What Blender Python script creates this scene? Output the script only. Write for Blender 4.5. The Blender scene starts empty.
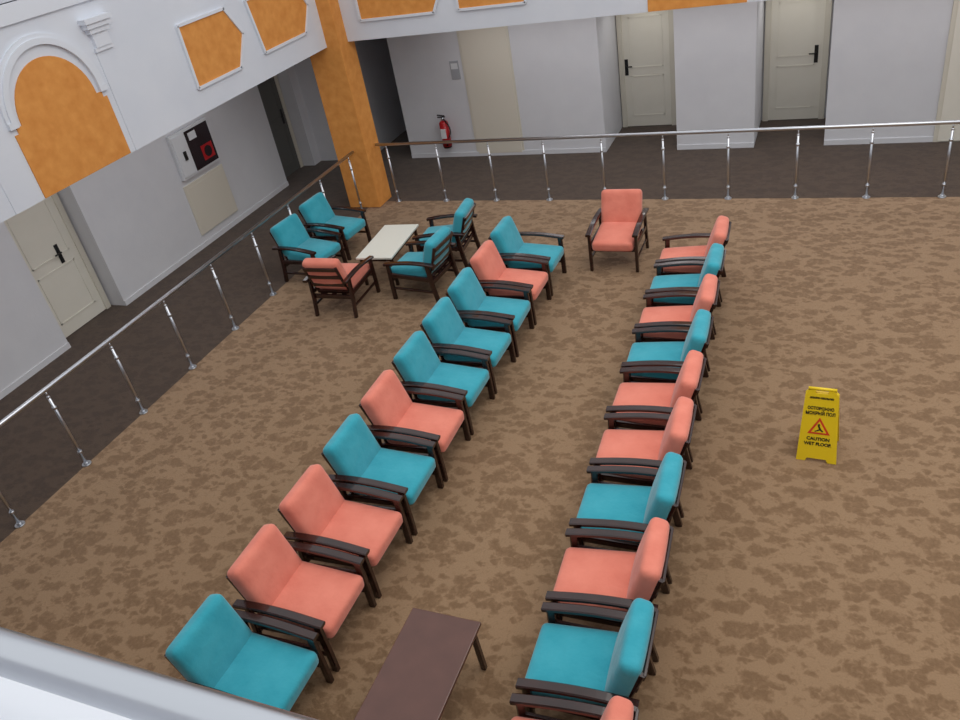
import bpy, bmesh, math, random
from mathutils import Matrix, Vector, Euler
random.seed(3)
scene=bpy.context.scene
scene.view_settings.view_transform='Standard'
try: scene.view_settings.look='None'
except Exception: pass

# ---------------------------------------------------------------- materials
def srgb(r,g,b):
    def l(c):
        c/=255.0
        return c/12.92 if c<=.04045 else ((c+.055)/1.055)**2.4
    return (l(r),l(g),l(b),1)
def mat(name,col,rough=.6,metal=0,noise=None,coat=0,bump=0,bscale=60,spec=.5,sheen=0,bdist=.01):
    m=bpy.data.materials.new(name);m.use_nodes=True
    nt=m.node_tree;b=nt.nodes['Principled BSDF']
    b.inputs['Base Color'].default_value=col
    b.inputs['Roughness'].default_value=rough
    b.inputs['Metallic'].default_value=metal
    b.inputs['Specular IOR Level'].default_value=spec
    if coat: b.inputs['Coat Weight'].default_value=coat; b.inputs['Coat Roughness'].default_value=.08
    if sheen: b.inputs['Sheen Weight'].default_value=sheen
    tc=nt.nodes.new('ShaderNodeTexCoord')
    if noise:
        col2,scale,amt=noise
        n=nt.nodes.new('ShaderNodeTexNoise');n.inputs['Scale'].default_value=scale;n.inputs['Detail'].default_value=5
        nt.links.new(tc.outputs['Object'],n.inputs['Vector'])
        r=nt.nodes.new('ShaderNodeValToRGB');r.color_ramp.elements[0].position=.5-amt;r.color_ramp.elements[1].position=.5+amt
        r.color_ramp.elements[0].color=col;r.color_ramp.elements[1].color=col2
        nt.links.new(n.outputs['Fac'],r.inputs['Fac']);nt.links.new(r.outputs['Color'],b.inputs['Base Color'])
    if bump:
        n2=nt.nodes.new('ShaderNodeTexNoise');n2.inputs['Scale'].default_value=bscale;n2.inputs['Detail'].default_value=4
        nt.links.new(tc.outputs['Object'],n2.inputs['Vector'])
        bp=nt.nodes.new('ShaderNodeBump');bp.inputs['Strength'].default_value=bump;bp.inputs['Distance'].default_value=bdist
        nt.links.new(n2.outputs['Fac'],bp.inputs['Height']);nt.links.new(bp.outputs['Normal'],b.inputs['Normal'])
    return m
def carpet(name,c_dark,c_mid,c_light):
    """dense leafy motif: darker leaves separated by thin lighter gaps, with fibre noise"""
    m=bpy.data.materials.new(name);m.use_nodes=True
    nt=m.node_tree;b=nt.nodes['Principled BSDF'];b.inputs['Roughness'].default_value=.8;b.inputs['Specular IOR Level'].default_value=.2
    b.inputs['Sheen Weight'].default_value=.2
    L=nt.links.new
    tc=nt.nodes.new('ShaderNodeTexCoord')
    nz=nt.nodes.new('ShaderNodeTexNoise');nz.inputs['Scale'].default_value=10;nz.inputs['Detail'].default_value=2
    L(tc.outputs['Object'],nz.inputs['Vector'])
    sub=nt.nodes.new('ShaderNodeVectorMath');sub.operation='SUBTRACT';sub.inputs[1].default_value=(.5,.5,.5);L(nz.outputs['Color'],sub.inputs[0])
    sc=nt.nodes.new('ShaderNodeVectorMath');sc.operation='SCALE';sc.inputs['Scale'].default_value=.12;L(sub.outputs[0],sc.inputs[0])
    ad=nt.nodes.new('ShaderNodeVectorMath');ad.operation='ADD';L(tc.outputs['Object'],ad.inputs[0]);L(sc.outputs[0],ad.inputs[1])
    def leaves(scale,rot,lo,hi,stretch):
        mp=nt.nodes.new('ShaderNodeMapping');mp.inputs['Scale'].default_value=(1.0,stretch,0);mp.inputs['Rotation'].default_value=(0,0,rot);L(ad.outputs[0],mp.inputs['Vector'])
        v=nt.nodes.new('ShaderNodeTexVoronoi');v.feature='F1';v.inputs['Scale'].default_value=scale;L(mp.outputs[0],v.inputs['Vector'])
        r=nt.nodes.new('ShaderNodeMapRange');r.interpolation_type='SMOOTHSTEP';r.inputs['From Min'].default_value=lo;r.inputs['From Max'].default_value=hi
        r.inputs['To Min'].default_value=1;r.inputs['To Max'].default_value=0;L(v.outputs['Distance'],r.inputs['Value']);return r.outputs[0]
    a=leaves(5.0,.5,.32,.60,1.6);c=leaves(7.5,-.9,.20,.50,1.7)
    mx=nt.nodes.new('ShaderNodeMath');mx.operation='MAXIMUM';L(a,mx.inputs[0]);L(c,mx.inputs[1])
    n3=nt.nodes.new('ShaderNodeTexNoise');n3.inputs['Scale'].default_value=22;n3.inputs['Detail'].default_value=3;n3.inputs['Distortion'].default_value=1.0
    L(tc.outputs['Object'],n3.inputs['Vector'])
    m3=nt.nodes.new('ShaderNodeMapRange');m3.inputs['From Min'].default_value=.3;m3.inputs['From Max'].default_value=.7;m3.inputs['To Min'].default_value=-.7;m3.inputs['To Max'].default_value=.4;L(n3.outputs['Fac'],m3.inputs['Value'])
    s=nt.nodes.new('ShaderNodeMath');s.operation='ADD';s.use_clamp=True;L(mx.outputs[0],s.inputs[0]);L(m3.outputs[0],s.inputs[1])
    r=nt.nodes.new('ShaderNodeValToRGB');e=r.color_ramp.elements;e[0].position=0;e[0].color=c_light;e[1].position=1;e[1].color=c_dark
    e2=e.new(.5);e2.color=c_mid;L(s.outputs[0],r.inputs['Fac'])
    n4=nt.nodes.new('ShaderNodeTexNoise');n4.inputs['Scale'].default_value=80;n4.inputs['Detail'].default_value=2;L(tc.outputs['Object'],n4.inputs['Vector'])
    m4=nt.nodes.new('ShaderNodeMapRange');m4.inputs['To Min'].default_value=.84;m4.inputs['To Max'].default_value=1.16;L(n4.outputs['Fac'],m4.inputs['Value'])
    mu=nt.nodes.new('ShaderNodeVectorMath');mu.operation='SCALE';L(r.outputs['Color'],mu.inputs[0]);L(m4.outputs[0],mu.inputs['Scale'])
    L(mu.outputs[0],b.inputs['Base Color'])
    bp=nt.nodes.new('ShaderNodeBump');bp.inputs['Strength'].default_value=.3;bp.inputs['Distance'].default_value=.01;L(n4.outputs['Fac'],bp.inputs['Height']);L(bp.outputs[0],b.inputs['Normal'])
    return m

M={}
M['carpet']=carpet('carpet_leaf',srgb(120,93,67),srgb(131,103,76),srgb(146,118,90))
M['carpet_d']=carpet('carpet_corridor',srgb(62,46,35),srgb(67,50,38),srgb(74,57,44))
M['wall']=mat('wall_white_paint',srgb(213,214,219),.85,noise=(srgb(220,221,225),3,.3),bump=.15,bscale=25)
M['fascia']=mat('fascia_white_plaster',srgb(214,219,229),.8,noise=(srgb(223,227,235),2,.3),bump=.1,bscale=30)
M['trim']=mat('plaster_trim',srgb(222,226,234),.7)
M['orange']=mat('orange_plaster',srgb(211,136,60),.75,noise=(srgb(229,158,80),9,.25),bump=.25,bscale=20)
M['door']=mat('cream_door',srgb(228,224,211),.5,noise=(srgb(233,229,217),4,.3))
M['doorframe']=mat('door_frame',srgb(216,211,197),.5)
M['darkdoor']=mat('dark_door',srgb(96,96,92),.5)
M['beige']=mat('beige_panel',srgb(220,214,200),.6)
M['steel']=mat('brushed_steel',srgb(205,208,214),.28,1.0)
M['black']=mat('black_plastic',srgb(22,22,24),.4)
M['wood']=mat('mahogany_lacquer',srgb(34,14,11),.25,noise=(srgb(52,23,17),9,.25),coat=.4)
M['teal']=mat('teal_fabric',srgb(48,154,172),.95,noise=(srgb(66,168,185),6,.25),bump=.4,bscale=12,spec=.15,sheen=.35,bdist=.02)
M['salmon']=mat('salmon_fabric',srgb(220,125,106),.95,noise=(srgb(233,141,121),6,.25),bump=.4,bscale=12,spec=.15,sheen=.25,bdist=.02)
M['tabletop']=mat('walnut_table',srgb(84,50,40),.3,noise=(srgb(98,61,50),7,.3),coat=.3)
M['whitetop']=mat('white_laminate',srgb(230,230,220),.35)
M['yellow']=mat('yellow_plastic',srgb(242,208,28),.4)
M['red']=mat('red_enamel',srgb(180,25,32),.35)
M['redprint']=mat('red_print',srgb(215,60,30),.5)
M['white']=mat('white_metal',srgb(225,228,232),.4)
M['paper']=mat('paper_notice',srgb(170,172,178),.7)
M['ceiling']=mat('ceiling_white',srgb(215,217,222),.9)
M['glassdark']=mat('dark_glass',srgb(34,20,26),.2)

# ---------------------------------------------------------------- mesh helpers
class B:
    def __init__(s): s.bm=bmesh.new(); s.mats=[]
    def mi(s,k):
        if k not in s.mats: s.mats.append(k)
        return s.mats.index(k)
    def box(s,x0,x1,y0,y1,z0,z1,k,bev=0,rot=None,seg=2):
        c=Vector(((x0+x1)/2,(y0+y1)/2,(z0+z1)/2))
        r=bmesh.ops.create_cube(s.bm,size=1)
        vs=r['verts']
        for v in vs: v.co=Vector((v.co.x*(x1-x0),v.co.y*(y1-y0),v.co.z*(z1-z0)))
        fs=set(f for v in vs for f in v.link_faces)
        if bev:
            es=list(set(e for v in vs for e in v.link_edges))
            rr=bmesh.ops.bevel(s.bm,geom=es,offset=bev,segments=seg,affect='EDGES',profile=.5)
            vs=list(set(rr['verts'])|set(v for v in vs if v.is_valid))
            fs=set(f for v in vs for f in v.link_faces)
        i=s.mi(k)
        for f in fs: f.material_index=i
        m=Matrix.Translation(c)@(rot.to_4x4() if rot else Matrix.Identity(4))
        bmesh.ops.transform(s.bm,matrix=m,verts=list(set(v for f in fs for v in f.verts)))
    def rbox(s,c,size,r,k,rot=None,bulge=0,n=10):
        b2=bmesh.new();bmesh.ops.create_cube(b2,size=2)
        bmesh.ops.subdivide_edges(b2,edges=b2.edges[:],cuts=n,use_grid_fill=True)
        h=Vector(size)/2
        for v in b2.verts:
            p=v.co.copy()
            q=Vector([math.copysign(abs(a)**.6,a) for a in p])
            P=Vector((q.x*h.x,q.y*h.y,q.z*h.z))
            inn=Vector([max(-(h[j]-r),min(h[j]-r,P[j])) for j in range(3)])
            d=P-inn
            if d.length>1e-9: P=inn+d.normalized()*r
            u,w,t=P.x/h.x,P.y/h.y,P.z/h.z
            thin=min(range(3),key=lambda j:h[j])
            oth=[(u,w,t)[j] for j in range(3) if j!=thin]
            P[thin]+=math.copysign(1,P[thin])*bulge*(1-oth[0]**2)*(1-oth[1]**2)*(abs((u,w,t)[thin])>.4)
            v.co=P
        m=Matrix.Translation(Vector(c))@(rot.to_4x4() if rot else Matrix.Identity(4))
        i=s.mi(k);mp={}
        b2.verts.index_update()
        for v in b2.verts: mp[v.index]=s.bm.verts.new(m@v.co)
        for f in b2.faces:
            nf=s.bm.faces.new([mp[v.index] for v in f.verts]);nf.material_index=i;nf.smooth=True
        b2.free()
    def cyl(s,p0,p1,r,k,seg=12,r2=None):
        p0=Vector(p0);p1=Vector(p1);d=p1-p0
        rr=bmesh.ops.create_cone(s.bm,cap_ends=True,segments=seg,radius1=r,radius2=r if r2 is None else r2,depth=d.length)
        m=Matrix.Translation((p0+p1)/2)@d.to_track_quat('Z','Y').to_matrix().to_4x4()
        bmesh.ops.transform(s.bm,matrix=m,verts=rr['verts'])
        i=s.mi(k)
        for f in set(f for v in rr['verts'] for f in v.link_faces):
            f.material_index=i
            if len(f.verts)==4: f.smooth=True
    def sph(s,c,r,k,sc=(1,1,1)):
        rr=bmesh.ops.create_uvsphere(s.bm,u_segments=16,v_segments=10,radius=r)
        for v in rr['verts']: v.co=Vector((v.co.x*sc[0],v.co.y*sc[1],v.co.z*sc[2]))+Vector(c)
        i=s.mi(k)
        for f in set(f for v in rr['verts'] for f in v.link_faces): f.material_index=i;f.smooth=True
    def prism(s,pts,to3,d0,d1,k):
        a=[s.bm.verts.new(to3(p[0],p[1],d0)) for p in pts];b=[s.bm.verts.new(to3(p[0],p[1],d1)) for p in pts]
        i=s.mi(k);n=len(pts);fs=[s.bm.faces.new(a),s.bm.faces.new(b[::-1])]
        for j in range(n): fs.append(s.bm.faces.new([a[j],b[j],b[(j+1)%n],a[(j+1)%n]]))
        for f in fs: f.material_index=i
    def sweep(s,path,w,h,k,up=Vector((0,0,1)),side=None):
        rings=[]
        for j,p in enumerate(path):
            a=Vector(path[max(0,j-1)]);c=Vector(path[min(len(path)-1,j+1)]);t=(c-a).normalized()
            sd=side if side else t.cross(up).normalized()
            u=sd.cross(t).normalized()
            p=Vector(p);rings.append([s.bm.verts.new(p+sd*x*w/2+u*y*h/2) for x,y in((-.75,-1),(.75,-1),(1,-.6),(1,.6),(.75,1),(-.75,1),(-1,.6),(-1,-.6))])
        i=s.mi(k);fs=[s.bm.faces.new(rings[0]),s.bm.faces.new(rings[-1][::-1])]
        for r0,r1 in zip(rings,rings[1:]):
            for j in range(8): fs.append(s.bm.faces.new([r0[j],r1[j],r1[(j+1)%8],r0[(j+1)%8]]))
        for f in fs: f.material_index=i
    def mesh(s,name):
        bmesh.ops.recalc_face_normals(s.bm,faces=s.bm.faces[:])
        me=bpy.data.meshes.new(name);s.bm.to_mesh(me);s.bm.free()
        for k in s.mats: me.materials.append(M[k])
        return me
    def obj(s,name,loc=(0,0,0),rz=0,parent=None):
        return place(s.mesh(name),name,loc,rz,parent)
def place(me,name,loc=(0,0,0),rz=0,parent=None):
    o=bpy.data.objects.new(name,me);o.location=loc;o.rotation_euler=(0,0,rz);scene.collection.objects.link(o)
    if parent: o.parent=parent
    return o

# ---------------------------------------------------------------- layout constants (metres)
XL=-7.16; YB=11.16        # edge of the atrium (left / far)
XW=-9.5;  YW=13.2         # corridor walls
ZS=2.64;  ZT=4.35         # soffit height, top of fascia
XR=7.0
DN=14.5                   # door plane of the far recesses
DL=-9.82                  # door plane of the left recesses

b=B();b.box(XL,XR,-2.5,YB,-.1,0,'carpet');b.obj('floor')
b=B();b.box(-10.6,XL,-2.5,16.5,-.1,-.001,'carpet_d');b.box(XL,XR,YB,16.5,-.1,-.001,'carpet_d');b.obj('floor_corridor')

b=B()
def lw(y0,y1,z0=0,z1=6.2): b.box(-9.7,XW,y0,y1,z0,z1,'wall')
LN=((6.30,7.42),(11.95,12.95))
lw(-2.5,6.30);lw(6.30,7.42,2.2);lw(7.42,11.95);lw(11.95,12.95,2.2);lw(12.95,16.5)
for a,c in LN:
    b.box(DL,-9.7,a-.1,a,0,2.2,'wall');b.box(DL,-9.7,c,c+.1,0,2.2,'wall');b.box(DL-.1,DL,a-.1,c+.1,0,2.3,'wall')
b.obj('wall_left')
b=B()
def bw(x0,x1,z0=0,z1=6.2): b.box(x0,x1,YW,YW+.2,z0,z1,'wall')
bw(-9.5,-8.35);bw(-8.35,-7.4,2.3);bw(-7.4,-3.57);bw(-3.57,-2.35,2.3);bw(-2.35,-1.12);bw(-1.12,-.07,2.3);bw(-.07,XR)
for a,c in((-3.57,-2.35),(-1.12,-.07)):
    b.box(a-.1,a,YW+.2,DN,0,2.3,'wall');b.box(c,c+.1,YW+.2,DN,0,2.3,'wall');b.box(a-.1,c+.1,DN,DN+.1,0,2.4,'wall')
    b.box(a-.1,c+.1,YW+.2,DN,2.3,2.4,'ceiling')
b.box(-8.45,-8.35,YW+.2,16.4,0,2.4,'wall');b.box(-7.4,-7.3,YW+.2,16.4,0,2.4,'wall');b.box(-8.45,-7.3,16.4,16.5,0,2.4,'wall');b.box(-8.45,-7.3,YW+.2,16.4,2.4,2.5,'ceiling')
b.obj('wall_back')
b=B();b.box(XR,XR+.2,-2.5,YW+.2,0,6.2,'wall');b.obj('wall_right')
b=B();b.box(-9.7,XR+.2,-2.7,-2.5,0,6.2,'wall');b.obj('wall_front')
b=B()
for y0,y1 in((-2.5,6.30),(7.42,11.95)): b.box(XW,XW+.015,y0,y1,0,.08,'wall')
b.obj('baseboard_left')
b=B()
for x0,x1 in((-7.4,-3.57),(-2.35,-1.12),(-.07,XR)): b.box(x0,x1,YW-.015,YW,0,.08,'wall')
b.obj('baseboard_back')

b=B()
b.box(-9.5,XL-.12,.3,13.2,ZS,ZS+.45,'ceiling');b.box(XL-.12,XR,YB+.12,13.2,ZS,ZS+.45,'ceiling')
b.box(-9.5,XR,-2.5,.25,ZS,ZS+.45,'ceiling')
b.obj('ceiling')

def arch_pts(c,z0,zs,hw,r):
    p=[(c-hw,z0),(c+hw,z0),(c+hw,zs-.06)]
    p+= [(c+hw-.05,zs-.06),(c+hw-.05,zs),(c+r,zs)]
    for i in range(1,24): 
        a=math.pi*i/24; p.append((c+r*math.cos(a),zs+r*math.sin(a)))
    p+=[(c-r,zs),(c-hw+.05,zs),(c-hw+.05,zs-.06),(c-hw,zs-.06)]
    return p
def ring(b,pts,to3,w,d,k):
    cx=sum(p[0] for p in pts)/len(pts);cz=sum(p[1] for p in pts)/len(pts)
    n=len(pts)
    for i in range(n):
        p,q=Vector(pts[i]),Vector(pts[(i+1)%n]);t=(q-p).normalized();no=Vector((t.y,-t.x))
        if no.dot((p+q)/2-Vector((cx,cz)))<0:no=-no
        e=t*w*.5
        b.prism([p-e,q+e,q+e+no*w,p-e+no*w],to3,0,d,k)
def decorate(b,to3,arches,hexes,caps):
    for c in arches:
        b.prism(arch_pts(c,ZS+.005,3.34,.62,.5),to3,0,.012,'orange')
        for r0,r1,d in((.55,.61,.035),(.61,.65,.02)):
            n=28
            for i in range(n):
                a0,a1=math.pi*i/n,math.pi*(i+1)/n
                f=lambda r,a:(c+r*math.cos(a),3.40+r*math.sin(a))
                b.prism([f(r0,a0),f(r1,a0),f(r1,a1),f(r0,a1)],to3,0,d,'trim')
        for s in(-1,1):
            b.prism([(c+s*.55,3.34),(c+s*.65,3.34),(c+s*.65,3.40),(c+s*.55,3.40)],to3,0,.035,'trim')
    for h in hexes:
        b.prism(h,to3,0,.012,'orange');ring(b,h,to3,.035,.03,'trim')
    for c in caps:
        b.prism([(c-.12,ZS),(c+.12,ZS),(c+.12,3.70),(c-.12,3.70)],to3,0,.008,'fascia')
        for w,z0,z1,d in((.13,3.70,3.74,.03),(.11,3.74,3.88,.04),(.14,3.88,3.93,.06),(.17,3.93,3.98,.08),(.19,3.98,4.03,.10)):
            b.prism([(c-w,z0),(c+w,z0),(c+w,z1),(c-w,z1)],to3,0,d,'trim')
b=B();b.box(XL-.12,XL,.41,YB+.12,ZS,ZT,'fascia')
toL=lambda a,z,d:(XL+d,a,z)
hexA=[(7.9,2.95),(8.77,2.95),(9.01,3.3),(8.78,3.64),(7.9,3.64)]
hexB=[(9.38,2.98),(10.42,2.98),(10.64,3.3),(10.42,3.64),(9.28,3.64)]
decorate(b,toL,[5.89,2.2],[hexA,hexB,[(3.0,2.95),(4.1,2.95),(4.1,3.64),(3.0,3.64),(2.85,3.3)]],[6.72,5.02])
b.box(XL-.12,XL+.03,.41,YB-.1,4.18,ZT,'trim')
b.obj('trim_1')
b=B();b.box(XL,XR,YB,YB+.12,ZS,ZT,'fascia')
toB=lambda a,z,d:(a,YB-d,z)
decorate(b,toB,[-1.69,2.6],[[(-6.60,2.94),(-5.4,2.94),(-5.2,3.3),(-5.4,3.64),(-6.60,3.64)],[(-4.98,2.94),(-4.0,2.94),(-3.85,3.3),(-4.0,3.64),(-4.98,3.64)],[(.3,2.94),(1.3,2.94),(1.45,3.3),(1.3,3.64),(.3,3.64)]],[-2.55,-.85])
b.box(XL,XR,YB-.03,YB+.12,4.18,ZT,'trim')
b.obj('trim_2')
b=B();b.box(XL,XR,.25,.40,ZS,3.98,'fascia');b.box(XL,XR,.235,.41,3.98,4.01,'trim',.008);b.obj('trim_3')

b=B();b.box(-7.52,-6.93,10.9,11.35,0,5.2,'orange',.012);b.obj('column')

# ---------------------------------------------------------------- balustrades
def baluster(b,x,y,z0,h):
    b.cyl((x,y,z0),(x,y,z0+.012),.05,'steel',16);b.cyl((x,y,z0+.012),(x,y,z0+.035),.026,'steel')
    b.cyl((x,y,z0+.03),(x,y,z0+h-.09),.0155,'steel')
    for q in(.16,.76): b.cyl((x,y,z0+h*q),(x,y,z0+h*q+.03),.024,'steel')
    b.cyl((x,y,z0+h-.09),(x,y,z0+h-.02),.009,'steel');b.sph((x,y,z0+h-.09),.019,'steel')
b=B();R=.025
b.cyl((XL,-2.4,1),(XL,10.86,1),R,'steel',16)
for i in range(15):
    y=10.69-i*.918
    if y>-2.4: baluster(b,XL,y,0,1)
b.obj('balustrade')
b=B();b.cyl((-6.89,YB,1),(XR,YB,1),R,'steel',16)
for i in range(16):
    x=-6.70+i*.9025
    if x<XR-.1: baluster(b,x,YB,0,1)
b.obj('balustrade')
b=B();b.cyl((XL,.33,4.14),(XR,.33,4.14),.027,'steel',24)
for i in range(12):
    x=-6.6+i*1.2; b.cyl((x,.33,4.01),(x,.33,4.12),.012,'steel');b.cyl((x,.33,4.01),(x,.33,4.02),.035,'steel')
b.obj('balustrade')

# ---------------------------------------------------------------- doors
def door(name,w,dk,loc,rz,hx):
    b=B()
    b.box(-w/2,w/2,-.04,0,.01,2.08,dk)
    for s in(-1,1): b.box(s*w/2-.045,s*w/2+.045,-.06,0,0,2.12,'doorframe',.004)
    b.box(-w/2-.04,w/2+.04,-.06,0,2.08,2.17,'doorframe')
    for z0,z1 in((.2,.92),(1.06,1.92)):
        x0,x1=-w/2+.16,w/2-.16
        for q in((x0,x1,z0,z0+.02),(x0,x1,z1-.02,z1),(x0,x0+.02,z0,z1),(x1-.02,x1,z0,z1)): b.box(q[0],q[1],-.048,-.04,q[2],q[3],dk)
    b.box(hx-.03,hx+.03,-.052,-.04,.94,1.22,'black',.004)
    b.cyl((hx,-.05,1.1),(hx,-.10,1.1),.012,'black');b.cyl((hx,-.10,1.1),(hx+(.11 if hx<0 else -.11),-.10,1.1),.011,'black')
    return b.obj(name,loc,rz)
door('door_1',.90,'door',(-3.06,DN-.002,0),0,-.36)
door('door_2',.90,'door',(-.60,DN-.002,0),0,.31)
door('door_3',.98,'door',(DL+.002,6.85,0),math.pi/2,.15)
door('door_4',.88,'darkdoor',(DL+.002,12.45,0),math.pi/2,.3)
b=B();b.box(-5.98,-5.12,YW-.02,YW-.001,0.05,2.45,'beige',.004);b.box(-6.02,-5.08,YW-.012,YW-.001,0.01,2.5,'doorframe');b.obj('wall_panel')
b=B();b.box(1.44,2.5,YW-.03,YW-.001,0,2.2,'doorframe',.004);b.box(1.5,2.44,YW-.045,YW-.03,.02,2.1,'door');b.obj('door_5')
b=B();b.box(-6.26,-6.09,YW-.012,YW-.001,1.42,1.74,'paper',.002);b.box(-6.24,-6.11,YW-.014,YW-.012,1.60,1.70,'white');b.obj('wall_notice')
b=B();x,y=-6.54,YW-.12
b.cyl((x,y,.26),(x,y,.68),.085,'red',20);b.sph((x,y,.68),.085,'red',(1,1,.7));b.cyl((x,y,.23),(x,y,.27),.078,'black',20)
b.cyl((x,y,.73),(x,y,.79),.025,'steel');b.box(x-.1,x+.05,y-.015,y+.015,.79,.805,'black');b.box(x-.1,x+.04,y-.015,y+.015,.82,.835,'black',rot=Matrix.Rotation(.15,3,'Y'))
for i in range(8):
    a0,a1=i/8,(i+1)/8
    P=lambda t:(x+.03+.10*math.sin(t*math.pi),y-.04,.78-.42*t)
    b.cyl(P(a0),P(a1),.012,'black',8)
b.cyl((x+.03,y-.04,.36),(x+.03,y-.07,.28),.018,'black',8,.026)
b.box(x-.05,x+.05,y-.088,y-.07,.42,.6,'white',.004)
b.box(x-.04,x+.04,y+.05,YW-.001,.5,.62,'steel');b.obj('fire_extinguisher')
b=B();X=XW+.001
b.box(X,X+.06,9.40,10.34,1.14,1.86,'white',.006)
b.box(X+.06,X+.072,9.74,10.31,1.18,1.82,'glassdark',.003)
b.box(X+.06,X+.075,9.42,9.72,1.18,1.82,'white',.004)
b.box(X+.072,X+.076,9.98,10.26,1.26,1.50,'red',.001);b.cyl((X+.075,10.12,1.38),(X+.080,10.12,1.38),.09,'glassdark',20)
b.box(X+.072,X+.076,9.80,9.98,1.66,1.78,'white');b.box(X+.075,X+.095,9.56,9.62,1.42,1.56,'black',.004)
b.obj('fire_hose_cabinet')
b=B();b.box(X,X+.02,9.36,10.38,.2,1.05,'beige',.004);b.box(X+.02,X+.024,9.42,10.32,.26,.99,'beige');b.obj('wall_reflection')  # thin beige slab standing in for cream light reflected on the wall

# ---------------------------------------------------------------- armchair (faces +X)
def armchair_mesh(fab):
    b=B();W='wood'
    Ry=lambda a:Matrix.Rotation(math.radians(a),3,'Y')
    b.rbox((.045,0,.375),(.61,.53,.135),.045,fab,Ry(4),.017)
    rec=math.radians(-18)
    b.rbox((-.305,0,.61),(.14,.53,.47),.050,fab,Matrix.Rotation(rec,3,'Y'),.018)
    for s in(-1,1):
        y=s*.298
        b.sweep([(.30,y,0),(.30,y,.20),(.29,y,.515)],.04,.055,W,side=Vector((0,1,0)))
        b.sweep([(-.37,y,0),(-.33,y,.22),(-.30,y,.52)],.04,.055,W,side=Vector((0,1,0)))
        path=[]
        for i in range(13):
            t=i/12; xx=-.41+.755*t
            zz=.525+.035*math.sin(math.pi*(t*.9+.12))-.01*t
            path.append((xx,y,zz))
        b.sweep(path,.07,.035,W,side=Vector((0,1,0)))
        b.sweep([(-.34,y,.33),(.30,y,.36)],.028,.06,W,side=Vector((0,1,0)))
        b.sweep([(-.34,y,.15),(.30,y,.17)],.022,.03,W,side=Vector((0,1,0)))
        b.sweep([(-.21,s*.235,.27),(-.315,s*.235,.46),(-.43,s*.235,.76)],.03,.04,W,side=Vector((0,1,0)))
    for zz,xx in((.33,-.28),(.46,-.333),(.60,-.39),(.73,-.44)):
        b.box(xx-.010,xx+.010,-.24,.24,zz-.028,zz+.028,W,.004,rot=Matrix.Rotation(rec,3,'Y'))
    b.box(.26,.29,-.30,.30,.27,.33,W,.004);b.box(-.32,-.29,-.30,.30,.24,.30,W,.004)
    for yy in(-.15,0,.15): b.box(-.29,.28,yy-.03,yy+.03,.285,.30,W)
    return b.mesh('armchair_'+fab)
CH={'t':armchair_mesh('teal'),'s':armchair_mesh('salmon')}
def chair(c,x,y,deg): place(CH[c],'armchair',(x,y,0),math.radians(deg+random.uniform(-1.2,1.2)))
for i,c in enumerate('tsststttst'):
    chair(c,-3.38,2.32+.69*i,0)
for i,c in enumerate('ststsststs'):
    chair(c,-1.19-.025*i,2.25+.6975*i,182)
chair('s',-2.43,9.21,-90)
chair('s',-5.82,7.83,92)
chair('t',-6.77,9.35,-5)
chair('t',-6.77,8.57,-7)
chair('t',-4.86,8.25,176)
chair('t',-4.85,9.08,186)

# ---------------------------------------------------------------- tables
def table(name,w,l,h,top,leg,loc,rz):
    b=B();b.box(-w/2,w/2,-l/2,l/2,h-.03,h,top,.006)
    b.box(-w/2+.04,w/2-.04,-l/2+.06,l/2-.06,h-.085,h-.03,leg)
    for sx in(-1,1):
        for sy in(-1,1):
            x,y=sx*(w/2-.045),sy*(l/2-.07)
            b.sweep([(x+sx*.012,y+sy*.012,0),(x,y,h-.03)],.04,.04,leg,side=Vector((0,1,0)))
    return b.obj(name,loc,rz)
table('coffee_table',.53,1.12,.45,'tabletop','wood',(-2.235,2.50,0),math.radians(0))
table('side_table',.54,1.04,.45,'whitetop','wood',(-5.60,8.79,0),math.radians(4))

# ---------------------------------------------------------------- wet floor sign
b=B()
def panel(sgn):
    ang=math.atan2(.16*1,.66)
    return Matrix.Translation((0,-sgn*.16,0))@Matrix.Rotation(-sgn*ang,4,'X')
T0=panel(1)
def signpoly(T,pts,y0,y1,k):
    b.prism(pts,lambda a,z,d:(T@Vector((a,d,z))),y0,y1,k)
outl=[(-.16,0),(-.09,0),(-.075,.03),(.075,.03),(.09,0),(.16,0),(.13,.62),(.10,.66),(.05,.665),(.05,.635),(-.05,.635),(-.05,.665),(-.10,.66),(-.13,.62)]
signpoly(T0,outl,-.01,.01,'yellow')
signpoly(panel(-1),outl,-.01,.01,'yellow')
b.cyl((-.11,0,.655),(.11,0,.655),.014,'yellow')
def tri(s,z0,k,y0,y1): signpoly(T0,[(-s,z0),(s,z0),(0,z0+1.75*s)],y0,y1,k)
tri(.088,.265,'redprint',-.013,-.0095)
tri(.060,.281,'yellow',-.0145,-.0125)
signpoly(T0,[(-.016,.352),(-.002,.364),(.008,.352),(-.004,.340)],-.016,-.014,'black')
signpoly(T0,[(-.012,.342),(.002,.345),(.018,.312),(.036,.296),(.028,.288),(.004,.306)],-.016,-.014,'black')
signpoly(T0,[(-.034,.292),(-.028,.286),(.012,.304),(.004,.314)],-.016,-.014,'black')
sign=b.obj('wet_floor_sign',(.10,5.79,0),math.radians(-3))
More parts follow.
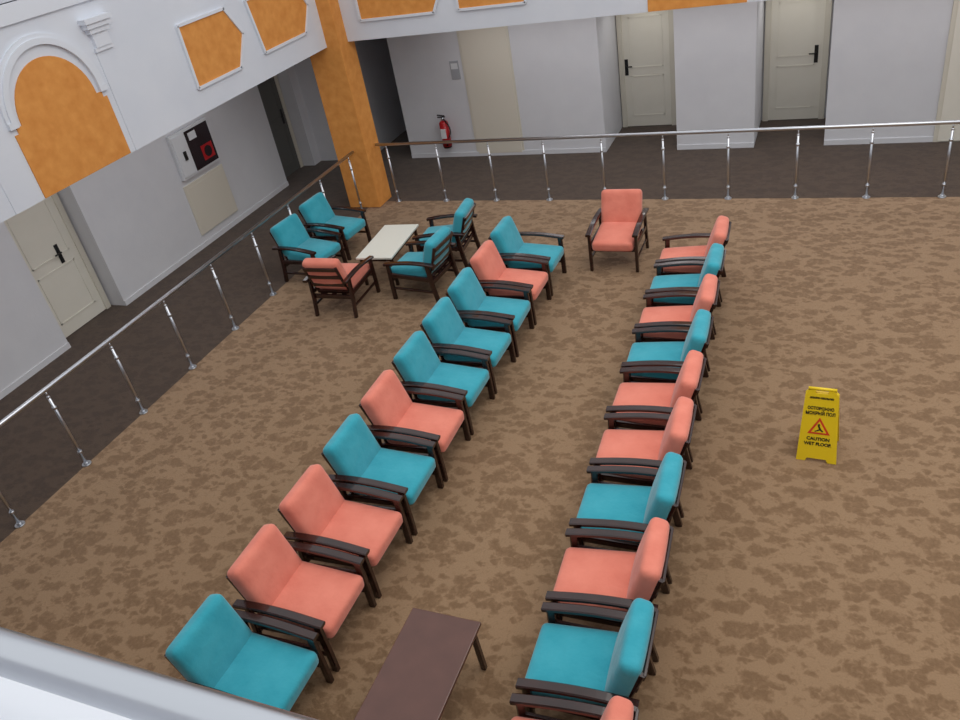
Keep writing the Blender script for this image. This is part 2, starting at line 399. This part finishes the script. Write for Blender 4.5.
def text(s,z,size,sx=1):
    cu=bpy.data.curves.new('sign_text','FONT');cu.body=s;cu.size=size;cu.align_x='CENTER';cu.extrude=.001;cu.offset=.0015
    o=bpy.data.objects.new('sign_text_tmp',cu);scene.collection.objects.link(o)
    bpy.context.view_layer.update()
    me=bpy.data.meshes.new_from_object(o.evaluated_get(bpy.context.evaluated_depsgraph_get()))
    bpy.data.objects.remove(o)
    m=T0@Matrix.Translation((0,-.0115,z))@Matrix.Rotation(math.pi/2,4,'X')@Matrix.Diagonal((sx,1,1,1))
    me.transform(m);me.materials.clear();me.materials.append(M['black'])
    p=bpy.data.objects.new('sign_text',me);scene.collection.objects.link(p);p.parent=sign
text('ОСТОРОЖНО',.490,.036,.85);text('МОКРЫЙ ПОЛ',.443,.040,.82)
text('CAUTION',.205,.040,1.0);text('WET FLOOR',.157,.040,.95);text('ОПАСНО СКОЛЬЗКО',.59,.020,.9)

# ---------------------------------------------------------------- lights
w=bpy.data.worlds.new('world');scene.world=w;w.use_nodes=True
bg=w.node_tree.nodes['Background'];bg.inputs[0].default_value=(.94,.97,1,1);bg.inputs[1].default_value=.92
def area(name,loc,sx,sy,e,col=(1,1,1),rot=(0,0,0)):
    l=bpy.data.lights.new(name,'AREA');l.shape='RECTANGLE';l.size=sx;l.size_y=sy;l.energy=e;l.color=col
    o=bpy.data.objects.new(name,l);o.location=loc;o.rotation_euler=rot;scene.collection.objects.link(o)
area('atrium_skylight',(2,5.5,9.5),8,8,420,(1,.95,.88))
area('corridor_fill',(-8.4,6,ZS-.03),.5,9,38,(.98,.98,1))  # unseen fill added under the soffit to brighten the left corridor
area('corridor_fill',(-1,12.2,ZS-.03),10,.5,55,(.98,.98,1))  # unseen fill added to brighten the far corridor and its doors
area('recess_fill',(-2.96,13.9,2.27),.5,.3,3,(1,.97,.92))  # unseen fill added inside the recess to lift its dark door
area('recess_fill',(-.6,13.9,2.27),.5,.3,3,(1,.97,.92))  # same added fill for the other far door recess

# ---------------------------------------------------------------- camera
cam=bpy.data.cameras.new('camera');co=bpy.data.objects.new('camera',cam);scene.collection.objects.link(co)
Rm=[[0.92003,0.0705,-0.38546],[0.3557,-0.56293,0.74605],[-0.16438,-0.8235,-0.54299]]
m=Matrix([[r[0],-r[1],-r[2]] for r in Rm]).to_4x4();m.translation=Vector((0,0,4.9))
co.matrix_world=m
cam.sensor_fit='HORIZONTAL';cam.sensor_width=36;cam.lens=792.57/960*36;cam.clip_start=.05
scene.camera=co
